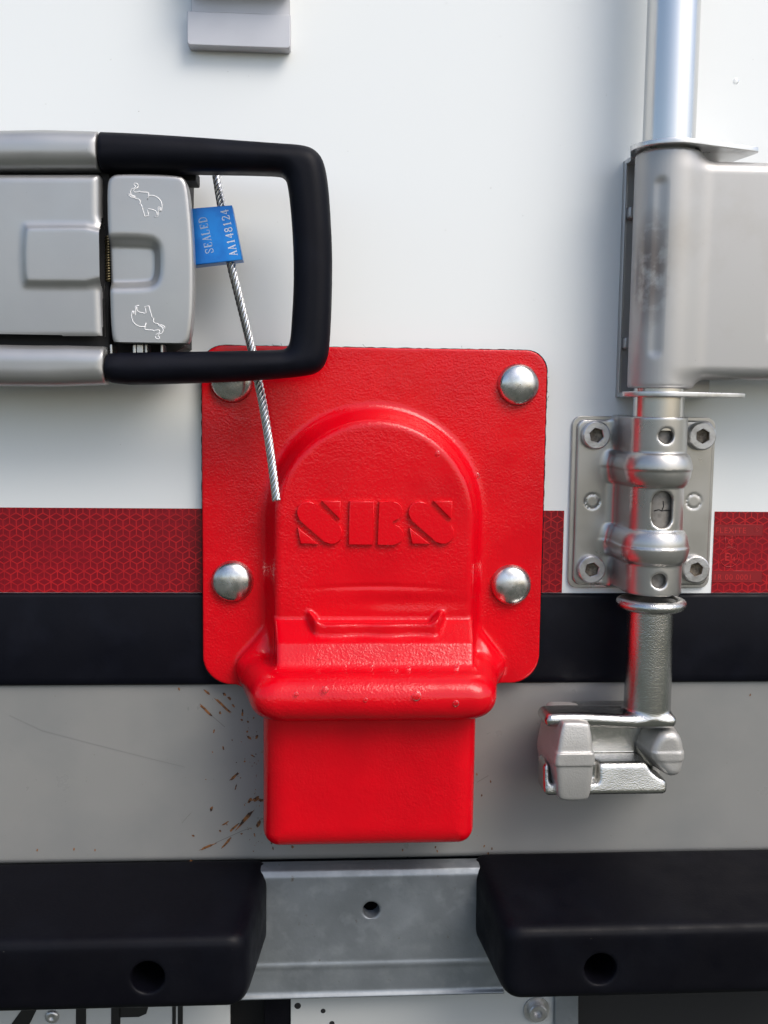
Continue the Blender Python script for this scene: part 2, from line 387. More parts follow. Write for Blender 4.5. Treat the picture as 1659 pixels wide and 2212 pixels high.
# ------------------------------------------------------------------ grey sill panel with its rust marks
zs = -207.5
prof = [(ZB1+6, 0), (-206.5, 0)] + [(-206.5-5*math.sin(g), -5+5*math.cos(g)) for g in np.linspace(.2, math.pi/2, 7)]
V, Fc, fm = [], [], []
for z_, d in prof: V += [(-700, -d, z_), (700, -d, z_)]
for i in range(len(prof)-1): Fc.append((2*i, 2*i+2, 2*i+3, 2*i+1))
fm = [0]*len(Fc)
def UV6(x, y): return (341.3+.2057*x, 1450.6+.2057*y)
marks = [(445, 350, 555, 455, 20), (605, 285, 780, 450, 17), (490, 195, 535, 235, 16), (685, 225, 705, 250, 18), (735, 265, 760, 295, 17),
         (780, 345, 800, 370, 14), (650, 420, 655, 445, 14), (760, 1140, 850, 1060, 17), (750, 1685, 850, 1590, 17), (820, 1660, 1015, 1440, 21), (880, 1580, 960, 1490, 20),
         (665, 1860, 775, 1735, 16), (445, 1870, 600, 1805, 15), (670, 1615, 740, 1575, 12), (1040, 1630, 1075, 1560, 25), (945, 1380, 985, 1330, 22),
         (1000, 1350, 1060, 1320, 28), (1060, 1350, 1110, 1350, 22), (550, 1460, 570, 1420, 20), (825, 1185, 810, 1240, 8), (945, 680, 975, 710, 18),
         (1030, 705, 1045, 670, 20), (975, 870, 1020, 900, 9), (215, 170, 225, 195, 12), (590, 610, 585, 640, 12), (680, 780, 690, 820, 11), (360, 1720, 380, 1728, 15),
         (340, 1985, 355, 1990, 16), (590, 2015, 620, 2020, 20), (890, 400, 885, 460, 12), (870, 505, 890, 512, 14), (940, 520, 950, 535, 14), (905, 940, 915, 945, 14),
         (1190, 1790, 1195, 1810, 12), (1205, 1840, 1210, 1870, 10), (1270, 1800, 1275, 1820, 12), (1410, 1830, 1415, 1850, 20), (1000, 490, 1010, 480, 10),
         (935, 625, 940, 635, 16), (1010, 1700, 1018, 1730, 9), (650, 1665, 655, 1680, 14), (870, 1705, 885, 1700, 12), (570, 840, 575, 850, 9), (500, 1130, 505, 1135, 8)]
for x0, y0, x1, y1, w in marks:
    blob(V, Fc, P(*UV6(x0, y0)), P(*UV6(x1, y1)), w*.082, .14+random.random()*.1); fm.append(1)
for i in range(60):                           # specks thrown out beside the housing
    x = 1110-abs(random.gauss(0, 150)); y = random.uniform(380, 1900); p = P(*UV6(x, y)); r_ = random.uniform(.12, .38)
    g = random.uniform(0, 6.28); blob(V, Fc, p, p+np.array((math.cos(g), math.sin(g)))*r_*random.uniform(.5, 2), r_*1.8, .14+random.random()*.1, 8); fm.append(1)
for i in range(55):                           # scattered dirt over the whole panel
    p = P(random.uniform(0, 1659), random.uniform(1500, 1850)); r_ = random.uniform(.1, .26)
    blob(V, Fc, p, p+np.array((.1, .2))*random.random(), r_*1.7, .14, 7); fm.append(1)
for u, v in ((1060, 1690), (1040, 1720), (1030, 1675), (1062, 1835), (940, 1832), (945, 1840), (1045, 1830), (1620, 1503), (1190, 1960), (870, 1838), (205, 1838), (160, 1836), (80, 1838), (1055, 1845)):
    p = P(u, v); blob(V, Fc, p, p+np.array((random.uniform(-.4, .4), 1.2)), .9, .14+random.random()*.1, 9); fm.append(1)
def hair(pts, w):
    q = [P(*a) for a in pts]
    for a, b in zip(q, q[1:]):
        t = (b-a)/np.linalg.norm(b-a); n = np.array((-t[1], t[0]))*w/2; k = len(V)
        for c in (a-n, b-n, b+n, a+n): V.append((c[0], -.12, c[1]))
        Fc.append((k, k+1, k+2, k+3)); fm.append(2)
hair([(90, 1578), (200, 1607), (330, 1640), (400, 1657)], .13); hair([UV6(555, 455), UV6(700, 580)], .35); hair([UV6(600, 1800), UV6(890, 1670), UV6(980, 1640)], .35)
hair([UV6(250, 1590), UV6(350, 1480)], .2); hair([(1030, 1690), (1055, 1675)], .3); hair([(20, 1545), (90, 1578)], .12)
sill = link('sill_panel', V, Fc, None, smooth=False, mats=[M['grey'], M['rust'], M['scratch']], fm=fm)
tag(sill, 'grey painted sill panel below the black band, speckled with rust marks', 'panel')

# ------------------------------------------------------------------ black rubber band between door and sill
prof = [(ZT1-.2, .2)] + [(ZT1-.2-2.5*(1-math.cos(g)), .2+2.6*math.sin(g)) for g in np.linspace(.3, math.pi/2, 6)]
for t in np.linspace(0.05, 1, 14): prof.append((ZT1-2.7-(ZT1-2.7-(ZB1+1.5))*t, 2.8+1.9*math.sin(math.pi*min(1, t*1.0))))
prof += [(ZB1, 1.6), (ZB1, -1)]
V, Fc = [], []
for z_, d in prof: V += [(-700, -d, z_), (700, -d, z_)]
for i in range(len(prof)-1): Fc.append((2*i, 2*i+2, 2*i+3, 2*i+1))
tag(link('rubber_band', V, Fc, M['rubber']), 'wide black rubber sealing band running across under the red tape', 'rubber seal')

# ------------------------------------------------------------------ reflective tape strips
def tape(u0, u1, label, x0=None, x1=None):
    a = PX(u0, 1190) if x0 is None else x0; b = PX(u1, 1190) if x1 is None else x1
    V = [(a, -.35, ZT1), (b, -.35, ZT1), (b, -.35, ZT0), (a, -.35, ZT0)]
    V += [(x, 0, z_) for x, y, z_ in V]
    o = link('reflective_tape', V, [(0, 1, 2, 3), (0, 4, 5, 1), (1, 5, 6, 2), (2, 6, 7, 3), (3, 7, 4, 0)], M['tape'], smooth=False, origin=(a, 0, ZT1))
    return tag(o, label, 'reflective tape', 'strips of red reflective tape')
tape(8, 0, 'long red reflective tape strip left of the red lock housing', x1=-85)
tape(0, 0, 'short tape piece at the far left edge of the photo', x0=-300, x1=PX(8, 1190)-.06)
tape(0, 1216, 'shortest red reflective tape piece between red housing and steel bearing bracket', x0=80)
tp = tape(1540, 0, 'red reflective tape strip right of the bearing bracket, printed with approval marks', x1=320)
def field(u0, v0, u1, v1):                    # darker box with a printed border
    a, b = P(u0, v0), P(u1, v1); x0, x1, z0, z1 = max(a[0], PX(1541, 1190)), b[0], b[1], a[1]
    o = link('print_field', [(x0, -.44, z0), (x1, -.44, z0), (x1, -.44, z1), (x0, -.44, z1)], [(0, 1, 2, 3)], M['tape_box'], tp, smooth=False)
    pth = [(x0, -.5, z0), (x1, -.5, z0), (x1, -.5, z1), (x0, -.5, z1)]
    v, f = tube_mesh([pth], .14, 5); link('border', v, f, M['tape_line'], o)
    return x0, z0
for (u0, v0, u1, v1, txt, sz) in ((1536, 1133, 1647, 1157, 'FLEXITE', 4.9), (1536, 1233, 1645, 1257, '1R 00 0001', 4.6)):
    x0, z0 = field(u0, v0, u1, v1)
    text_mesh('writing', txt, sz, M['tape_line'], tp, x0+.4, z0+1.4, .5, thick=.03, spacing=1.12)
p = P(1577, 1168); q = P(1590, 1180)
link('border', *tube_mesh([[(PX(1566, 1158), -.5, PZ(1566, 1158)), (PX(1588, 1158), -.5, PZ(1588, 1158)), (PX(1588, 1180), -.5, PZ(1588, 1180)), (PX(1566, 1180), -.5, PZ(1566, 1180)), (PX(1566, 1158), -.5, PZ(1566, 1158))]], .14, 5), M['tape_line'], tp)
text_mesh('writing', 'C', 4.6, M['tape_line'], tp, PX(1577, 1176), PZ(1577, 1176), .5, thick=.03, align='CENTER')
c0 = P(1575, 1203); link('border', *tube_mesh([[(x, -.5, z_) for x, z_ in circle(c0[0], c0[1], 5.9, 36)+[(c0[0]+5.9, c0[1])]]], .16, 5), M['tape_line'], tp)
text_mesh('writing', 'E', 6.6, M['tape_line'], tp, c0[0]-1.4, c0[1]-2.2, .5, thick=.03, align='CENTER')
text_mesh('writing', '4', 4.0, M['tape_line'], tp, c0[0]+2.7, c0[1]-2.6, .5, thick=.03, align='CENTER')
x0, z0 = P(1634, 1143); link('border', *tube_mesh([[(x, -.5, z_) for x, z_ in circle(x0, z0, 1.4, 20)+[(x0+1.4, z0)]]], .1, 5), M['tape_line'], tp)
text_mesh('writing', 'R', 1.9, M['tape_line'], tp, x0, z0-.65, .5, thick=.03, align='CENTER')

# ================================================================== RED LOCK HOUSING
CX = -6.6
hs = thing('lock_housing', 'red enamelled steel lock housing with SBS raised on its domed face', 'lock housing', (CX, -170, 0))
PX0, PX1, PZ0, PZ1 = -104.2, 92.2, -100.2, 94.2
DF = 8.5                                      # front of the back plate
def plate2(X, Z, grow=0.0):
    cx_, cz_ = (PX0+PX1)/2, (PZ0+PZ1)/2; x, z_ = X-cx_, Z-cz_
    r = np.where(Z > cz_, 12.5, 17.0)
    qa, qb = np.abs(x)-(PX1-PX0)/2-grow+r, np.abs(z_)-(PZ1-PZ0)/2-grow+r
    return np.sqrt(mx(qa, 0)**2+mx(qb, 0)**2)+mn(mx(qa, qb), 0)-r
Z_SH0, Z_SH1 = PZ(806, 1339, 26), PZ(806, 1389, 44)      # shelf back and front edge
Z_FB = PZ(806, 1458, 52); Z_BD = PZ(800, 1512, 68); Z_BT = PZ(800, 1558, 60); Z_BOT = -183.6
ZC = PZ(808, 1123, 22)
def housing(X, Z, D):
    x = X-CX
    pl = ext(plate2(X, Z), span(D, 5.2, DF), .7)
    # domed cover with drafted walls
    vd = np.sqrt(x**2+mx(Z-ZC, 0)**2) - (62.2-.40*mx(D-DF, -2))
    dome = smax(vd*.93, D-25.5, 3.4); dome = mx(dome, Z_BD-6-Z); dome = mx(dome, 3-D)
    a = smin(pl, dome, 4.5)
    # worn hollows on the cover above the shelf
    zc1 = PZ(800, 1266, 25)-((x-2)/46)**2*2.2
    dent = np.sqrt(((x-2)/38)**2+((Z-zc1)/1.5)**2+((D-26.3)/1.3)**2)-1
    a = smax(a, -dent*1.2, .8)
    dent = np.sqrt(((x-20)/33)**2+((Z-PZ(800, 1301, 25))/4.2)**2+((D-26.6)/1.7)**2)-1
    a = smax(a, -dent*1.5, 1.0)
    # step: sloping shelf, upward-leaning front face
    fr = D-(45.0+(Z_SH1-Z)*.50); n1 = 1/math.hypot(1, .50)
    sh = (Z-Z_SH0)+(D-26)*(Z_SH0-Z_SH1)/19.0; n2 = 1/math.hypot(1, (Z_SH0-Z_SH1)/19.0)
    sd_ = (np.abs(x)-(56.6-.10*(D-20)))
    st = smax(smax(fr*n1, sh*n2, .5), sd_, 2.4); st = mx(mx(st, Z_BD-Z), 4-D)
    # bulging bead that wraps round to the plate, widening towards it
    b2 = smax(np.abs(x+1.5)-(75.5-.19*(D-10)), D-70.8, 13.0)
    bead = np.sqrt(mx(b2+12.3, 0)**2+((Z-Z_BD+.9)/1.04)**2)-12.3; bead = mx(bead, 2-D)
    ax_ = np.abs(x)
    e1, e2, e3 = 13.0, -21.0, 4.0; t = np.clip(((ax_-56)*e1+(Z-(Z_BD+25))*e2+(D-9)*e3)/(e1*e1+e2*e2+e3*e3), 0, 1)
    flare = np.sqrt((ax_-56-e1*t)**2+(Z-(Z_BD+25)-e2*t)**2+(D-9-e3*t)**2)-(4.5+4.0*t)
    a = smin(a, st, 1.6)
    a = smin(a, smin(mx(flare, 3-D), bead, 5.0), 4.2)
    # U-shaped lip standing on the shelf, open slot behind it
    ztop = PZ(804, 1347, 38)
    w = mn(mn(seg2(x-.5, D, -36.5, 24, -32, 36.5), seg2(x-.5, D, -32, 36.5, 32, 36.5)), seg2(x-.5, D, 32, 36.5, 36.5, 24))-2.9-.5*np.sin(x*.21)
    zt_ = ztop+np.clip((np.abs(x-.5)-29)/7, 0, 1)**1.5*4.5
    lip = smax(smax(w, Z-zt_, 1.6), (Z_SH1-4)-Z, .5)
    a = smin(a, lip, 1.8)
    # lower socket
    bx_ = box2(x+2.3, Z-(Z_BOT+44), 59.2, 44, 9.5); bod = smax(bx_, D-(49.0+.02*(Z-Z_BOT)), 14.0); bod = mx(bod, 2-D)
    a = smin(a, bod, 3.0)
    return a
sdf('cover', housing, (-112, -189, 0), (100, 99, 82), .75, M['red'], hs)
# rubber gasket behind the plate
gk = [(x+random.uniform(-.12, .12), z_+random.uniform(-.12, .12)) for x, z_ in rrect(PX0-.5, PZ0+1, PX1+.9, PZ1+.4, 12.5, 8)]
sp_ = []
for a, b in zip(gk, gk[1:]+gk[:1]):
    n = max(1, int(math.dist(a, b)/2.2))
    for i in range(n): sp_.append((a[0]+(b[0]-a[0])*i/n+random.uniform(-.22, .22)*(n > 2), a[1]+(b[1]-a[1])*i/n+random.uniform(-.2, .2)*(n > 2)))
slab('gasket', sp_, .4, 5.6, M['rubber'], hs, bevel=0)
# frayed hairs at the gasket's edge
for i in range(14):
    if random.random() < .6: x0, z0 = random.uniform(-70, 85), PZ1+.2; dx, dz = random.uniform(-2.5, 2.5), random.uniform(.6, 2.2)
    else: x0, z0 = PX1+.4, random.uniform(20, 85); dx, dz = random.uniform(.5, 1.8), random.uniform(-2.5, 2.5)
    link('frayed_thread', *tube_mesh([[(x0, -4, z0), (x0+dx*.6, -5, z0+dz*.4), (x0+dx, -5.5, z0+dz)]], .09, 4), M['rubber'], hs)
# SBS lettering: stencil letters raised on the dome (one part)
def L5(x, y): return tuple(P(409.6+.4835*x, 716.8+.4835*y, 25.5))
def capsule(x0, y0, x1, y1, r, n=10):
    g0 = math.atan2(y1-y0, x1-x0); o = []
    for i in range(n+1): t = g0+math.pi/2+math.pi*i/n; o.append((x0+r*math.cos(t), y0+r*math.sin(t)))
    for i in range(n+1): t = g0-math.pi/2+math.pi*i/n; o.append((x1+r*math.cos(t), y1+r*math.sin(t)))
    return o
shapes = []
for ox in (0, 497):
    shapes.append(capsule(528+ox, 805, 634+ox, 898, 50))
    shapes.append([(590+ox, 754), (676+ox, 754), (672+ox, 836), (660+ox, 828)])
    shapes.append([(483+ox, 872), (575+ox, 946), (495+ox, 946)])
shapes.append([(714, 755), (825, 755), (818, 950), (708, 950)])
b1 = [(846, 757)]+[(905+46*math.cos(t), 800+43*math.sin(t)) for t in np.linspace(-math.pi/2, math.pi/2, 10)]+[(905, 858)]
b2 = [(905+50*math.cos(t), 905+45*math.sin(t)) for t in np.linspace(-math.pi/2, math.pi/2, 10)]+[(838, 950)]
shapes.append(b1+b2)
bm = bmesh.new()
for sh in shapes:
    pts = [L5(*q) for q in sh]
    if sum(pts[i-1][0]*pts[i][1]-pts[i][0]*pts[i-1][1] for i in range(len(pts))) < 0: pts = pts[::-1]
    a = [bm.verts.new((x, -24.5, z_)) for x, z_ in pts]; b = [bm.verts.new((x, -27.9, z_)) for x, z_ in pts]; n = len(pts)
    top = bm.faces.new(b)
    for i in range(n): bm.faces.new((a[i], a[(i+1) % n], b[(i+1) % n], b[i]))
    bmesh.ops.bevel(bm, geom=list(top.edges), offset=.7, segments=2, profile=.5, affect='EDGES', clamp_overlap=True)
bmesh.ops.recalc_face_normals(bm, faces=bm.faces)
from_bm('lettering', bm, M['red_s'], hs)
# domed rivets
RR = 12.0
prf = [(RR, 0), (RR, .9), (RR-.5, 1.7)]+[(RR*.96*math.cos(t), 1.9+4.9*math.sin(t)) for t in np.linspace(.12, math.pi/2-.02, 14)]
riv = None
for u, v in ((1121, 831), (500, 824), (502, 1257), (1105, 1265)):
    x, z_ = P(u, v, 11)
    if riv is None:
        at0 = (x, -DF+.1, z_); riv = link('rivet', *lathe(prf, 48, 'y', at0), M['stain'], hs, origin=at0)
    else: copy_part(riv, hs, (x-at0[0], 0, z_-at0[2]))

# ================================================================== LEVER HANDLE ON THE LEFT
lv = thing('lever_handle', 'silver lever lock handle with black rubber grip and elephant emblems', 'door handle', (-210, 120, 0))
GO = [(194, 289), (300, 293), (450, 303), (600, 314), (650, 317), (678, 325), (697, 346), (707, 385), (713, 450), (718, 550), (717, 650), (712, 755), (704, 785), (690, 803), (665, 812), (560, 822), (400, 829), (211, 833)]
GI = [(212, 764), (300, 762), (450, 760), (600, 757), (618, 755), (627, 742), (631, 690), (635, 610), (634, 540), (629, 460), (621, 396), (615, 383), (600, 377), (410, 374), (300, 373), (196, 372)]
gp = PP(rounded(GO[:1]*2+GO[1:]+GI[:-1]+GI[-1:]*2, 2), 46)
XG = (PX(216, 330, 46)+.8, PX(231, 790, 46)+.7)
sdf('grip', lambda X, Z, D: mx(ext(poly2(X[:, :, 0], Z[:, :, 0], gp)[:, :, None], span(D, 34, 58), 8.5), np.where(Z > 130, XG[0], XG[1])-X), (-172, 68, 30), (-24, 228, 62), 1.0, M['rubber'], lv)
for pts in ([(-220, 296), (-60, 288), (100, 285), (236, 289), (236, 371), (-220, 374)], [(-220, 742), (90, 747), (150, 747), (250, 750), (252, 831), (120, 835), (-220, 832)]):
    ap = PP(pts, 46); XE = PX(216, 330, 46)+.4 if pts[1][1] < 400 else PX(231, 790, 46)+.3
    xs = [q[0] for q in ap]; zz = [q[1] for q in ap]
    sdf('arm', lambda X, Z, D, ap=ap: mx(ext(poly2(X[:, :, 0], Z[:, :, 0], ap)[:, :, None], span(D, 35, 57.3), 8.5), X-XE), (min(xs)-3, min(zz)-3, 32), (max(xs)+3, max(zz)+3, 61), 1.1, M['silver'], lv)
# black slabs added to stand in for the dark cavity in the gaps
slab('cavity_shade', PP([(-220, 350), (226, 352), (236, 345), (404, 352), (410, 390), (405, 752), (365, 775), (-220, 790)], 20), 1, 32, M['dark'], lv, bevel=1)
slab('cavity_shade', PP([(-220, 368), (232, 368), (238, 374), (238, 756), (-220, 756)], 42), 31, 43, M['dark'], lv, bevel=1)
# main cover with a raised tongue
mc = PP([(-220, 374), (212, 374), (218, 380), (218.5, 466), (224, 484), (226, 500), (237, 505), (238, 598), (226, 602), (224, 616), (222, 628), (226, 728), (218, 737), (-220, 739)], 52)
tg = PP(rounded([(48, 488), (64, 486), (260, 486), (260, 617), (66, 617), (48, 614)], 2), 54)
def cover_f(X, Z, D):
    a = ext(poly2(X[:, :, 0], Z[:, :, 0], mc)[:, :, None]+1.5, span(D, 43, 52.0), 3.0)-1.2
    t = poly2(X[:, :, 0], Z[:, :, 0], tg)[:, :, None]
    up = smax((t*1.3+(D-53.2))*.61, D-55.6, .9); up = mx(up, 46-D)
    cut = poly2(X[:, :, 0], Z[:, :, 0], mc)[:, :, None]
    return smin(a, mx(up, cut-.2), 2.0)
sdf('cover', cover_f, (-280, 95, 42), (-150, 205, 59), .9, M['silver'], lv)
# hinged catch with a sunk finger hollow
kc = PP(rounded([(256, 375), (385, 378), (402, 388), (409, 420), (416, 500), (419, 570), (419, 650), (414, 725), (404, 745), (390, 750), (262, 752), (246, 742), (240, 720), (236, 600), (232, 480), (231, 398), (238, 381)], 2), 52)
kr = PP(rounded([(180, 518), (322, 518), (338, 528), (343, 545), (343, 590), (336, 610), (318, 619), (180, 619)], 2), 52)
def catch_f(X, Z, D):
    a = ext(poly2(X[:, :, 0], Z[:, :, 0], kc)[:, :, None], span(D, 42, 53.4), 1.9)
    t = poly2(X[:, :, 0], Z[:, :, 0], kr)[:, :, None]
    cut = smax((t*1.1-(D-51.6))*.67, 48.6-D, .7)
    return smax(a, -cut, 1.5)
kt = sdf('catch', catch_f, (-163, 92, 40), (-100, 206, 56), .75, M['silver'], lv)
EL = [[(425, 180), (420, 168), (413, 159), (392, 154), (384, 165), (387, 175), (398, 180), (396, 192), (385, 200), (365, 207), (353, 225), (352, 240), (362, 258), (378, 268), (396, 272)],
      [(425, 184), (408, 200), (390, 208), (382, 222), (386, 233), (398, 237), (425, 232), (432, 226), (445, 234), (478, 236), (512, 238), (517, 248), (514, 272), (505, 300)],
      [(508, 270), (530, 265), (560, 266), (585, 276), (605, 290), (625, 314), (635, 345), (636, 370), (630, 395), (624, 408)],
      [(618, 372), (616, 408)], [(612, 366), (601, 370), (600, 418), (600, 450), (568, 455)],
      [(590, 444), (588, 420), (580, 405), (560, 393), (515, 384), (504, 393), (510, 420), (518, 446), (480, 452), (470, 410), (455, 360), (448, 342)],
      [(448, 342), (436, 341), (441, 322), (440, 310), (425, 296), (398, 292), (392, 283), (396, 275)], [(396, 276), (372, 272), (350, 254), (330, 252), (340, 266), (362, 280), (392, 284)]]
for flip in (0, 1):
    paths = []
    for ln in EL:
        pp = []
        for x, y in ln:
            u, v = 196.3+.24175*x, 358.4+.24175*y
            if flip: u, v = 634-u, 1128.4-v
            x_, z_ = P(u, v, 53.4); pp.append((x_, -53.42, z_))
        paths.append(pp)
    link('elephant_emblem', *tube_mesh(paths, .27, 6), M['emblem'], kt)
# coil spring in the hinge gap, pin ends under the catch
cs_ = [(PX(234, 515, 44)+1.4*math.cos(t*6.283), -44-1.4*math.sin(t*6.283), PZ(234, 510, 44)+(PZ(237, 608, 44)-PZ(234, 510, 44))*t/17) for t in np.linspace(0, 17, 17*12)]
link('spring', *tube_mesh([cs_], .42, 6), M['brass'], lv)
for u, w in ((243, .7), (293, .8), (305, 1.7), (318, .7), (352, .7)):
    x, z_ = P(u, 757, 40); slab('pin', rrect(x-w, z_-3, x+w, z_+3, .5, 3), 30, 44, M['bright'], lv, bevel=.4)
x0, z0 = P(416, 381, 36); slab('stop', rrect(x0-9, z0-2.6, x0+2, z0+3.6, .8, 3), 20, 38, M['dark'], lv, bevel=.5)
# ================================================================== CABLE SEAL
se = thing('cable_seal', 'blue numbered cable seal looped through the lever handle', 'security seal', (-80, 140, 28))
body2 = PP([(392, 452), (501, 443), (524, 561), (412, 574)], 33)
sb = slab('seal_body', body2, 22, 33, M['blue'], se, bevel=.5)
q2 = PP([(398, 455), (502, 447), (521, 560), (415, 571)], 22)
slab('seal_back', q2, 20.6, 22, M['alu'], se, bevel=.3)
# Roman capitals drawn as stems, hairlines and serifs
def stroke_letters(txt, size, m, name, a, b, parent, d):
    """Writes txt from pixel a to pixel b (baseline), cap height = size mm."""
    G = {'S': ([[(.82, .72), (.8, .93), (.5, 1), (.2, .93), (.16, .74), (.3, .6), (.66, .42), (.84, .28), (.8, .07), (.5, 0), (.2, .05), (.16, .3)]], [.09]),
         'E': ([[(.22, 0), (.22, 1)], [(.1, 1), (.8, 1), (.8, .78)], [(.22, .52), (.62, .52)], [(.62, .42), (.62, .64)], [(.1, 0), (.82, 0), (.86, .24)]], [.15, .06, .06, .06, .06]),
         'A': ([[(.5, 1), (.84, 0)], [(.5, 1), (.16, 0)], [(.28, .36), (.7, .36)], [(.02, 0), (.32, 0)], [(.66, 0), (1.0, 0)]], [.14, .07, .06, .06, .06]),
         'L': ([[(.22, 0), (.22, 1)], [(.08, 1), (.4, 1)], [(.08, 0), (.8, 0), (.86, .28)]], [.15, .06, .06]),
         'D': ([[(.22, 0), (.22, 1)], [(.08, 1), (.45, 1), (.75, .9), (.92, .66), (.92, .34), (.75, .1), (.45, 0), (.08, 0)]], [.15, .09]),
         '1': ([[(.5, 0), (.5, 1)], [(.5, 1), (.28, .84)], [(.26, 0), (.74, 0)]], [.14, .07, .06]),
         '4': ([[(.66, 0), (.66, 1)], [(.66, 1), (.08, .3), (.92, .3)]], [.14, .07]),
         '8': ([[(.5, .53), (.22, .64), (.22, .9), (.5, 1), (.78, .9), (.78, .64), (.5, .53), (.16, .38), (.16, .1), (.5, 0), (.84, .1), (.84, .38), (.5, .53)]], [.1]),
         '2': ([[(.16, .74), (.2, .93), (.5, 1), (.8, .9), (.8, .66), (.56, .4), (.14, .04), (.84, .04), (.88, .22)]], [.1])}
    a, b = P(*a, d), P(*b, d); t = (b-a)/np.linalg.norm(b-a); n = np.array((-t[1], t[0])); L = np.linalg.norm(b-a); adv = L/len(txt); V, Fc = [], []
    for i, ch in enumerate(txt):
        if ch not in G: continue
        for ln, w in zip(G[ch][0], G[ch][1]*(len(G[ch][0]) if len(G[ch][1]) == 1 else 1)):
            pts = [a+t*(i+.06+.86*q[0])*adv+n*size*q[1] for q in ln]
            for p0, p1 in zip(pts, pts[1:]):
                e_ = (p1-p0)/np.linalg.norm(p1-p0); k = np.array((-e_[1], e_[0]))*w*size/2*1.1; x = e_*w*size*.2; j = len(V)
                for c in (p0-x-k, p1+x-k, p1+x+k, p0-x+k): V.append((c[0], -d-.06-.002*j % .02, c[1]))
                Fc.append((j, j+1, j+2, j+3))
    return link(name, V, Fc, m, parent, smooth=False)
stroke_letters('SEALED', 4.2, M['print2'], 'writing', (462, 547), (445, 467), sb, 33)
stroke_letters('AA148124', 4.0, M['print'], 'writing', (513, 552), (492, 450), sb, 33)
# twisted wire cable: behind the grip, through the seal, down over the dome
ctl = [(456, 330, 18), (463, 352, 20), (469, 385, 22), (479, 448, 26.5), (497, 560, 27), (516, 640, 26), (533, 710, 25), (546, 765, 25), (556, 815, 26.5), (569, 880, 29), (583, 970, 31), (597, 1082, 33.5)]
cp = [Vector((P(u, v, d)[0], -d, P(u, v, d)[1])) for u, v, d in ctl]
dense = []
for i in range(len(cp)-1):
    p0, p1, p2, p3 = cp[max(i-1, 0)], cp[i], cp[i+1], cp[min(i+2, len(cp)-1)]
    for t in np.linspace(0, 1, 24, endpoint=False):
        dense.append(.5*((2*p1)+(p2-p0)*t+(2*p0-5*p1+4*p2-p3)*t*t+(3*p1-p0-3*p2+p3)*t**3))
dense.append(cp[-1]); paths = [[] for _ in range(7)]; run = 0
for i, q in enumerate(dense):
    tn = (dense[min(i+1, len(dense)-1)]-dense[max(i-1, 0)]).normalized(); run += (q-dense[i-1]).length if i else 0
    a = tn.cross(Vector((0, 1, 0))).normalized(); b = tn.cross(a)
    for k in range(6):
        g = run/18*2*math.pi+k*math.pi/3; paths[k].append(tuple(q+a*1.65*math.cos(g)+b*1.65*math.sin(g)))
    paths[6].append(tuple(q))
link('cable', *tube_mesh(paths, .84, 8), M['strand'], se)

# ================================================================== J BRACKET AT THE TOP
jb = thing('hook_bracket', 'pale grey folded sheet hook bracket at the top of the door', 'bracket', (-90, 290, 0))
zb = PZ(515, 101, 9); xl, xr = PX(404, 70, 9), PX(628, 70, 9); zt = PZ(515, 27, 9)
slab('lip', [(xl+1.2, zb), (xr-1.2, zb), (xr, zb+1.4), (xr, zt-.4), (xr-.4, zt), (xl+.4, zt), (xl, zt-.4), (xl, zb+1.4)], .1, 9, M['bracket'], jb, bevel=.7, seg=3)
slab('back', [(xl+2.0, zt), (xr-.6, zt), (xr-.6, zt+95), (xl+2.0, zt+95)], .1, 5.5, M['bracket'], jb, bevel=.5)
slab('hood', [(xl+2.0, zt+12), (xr-.6, zt+12), (xr-.6, zt+60), (xl+2.0, zt+60)], 5.5, 24, M['bracket'], jb, bevel=.6)

# ================================================================== LOCKING ROD, LEVER, BEARING, KEEPER (RIGHT)
RX, RD = 149.8, 33.0
rod = thing('locking_rod', 'vertical steel locking rod with cast cam at its lower end', 'locking rod', (RX, -140, RD))
link('tube', *lathe([(0, 640), (13.9, 640), (13.9, 50), (0, 50)], 64, 'z', (RX, -RD, 0)), M['tube'], rod).data.set_sharp_from_angle(angle=.6)
link('inner_tube', *lathe([(0, 84), (11.7, 84), (11.7, 52), (0, 52)], 56, 'z', (RX, -RD, 0)), M['tube'], rod).data.set_sharp_from_angle(angle=.6)
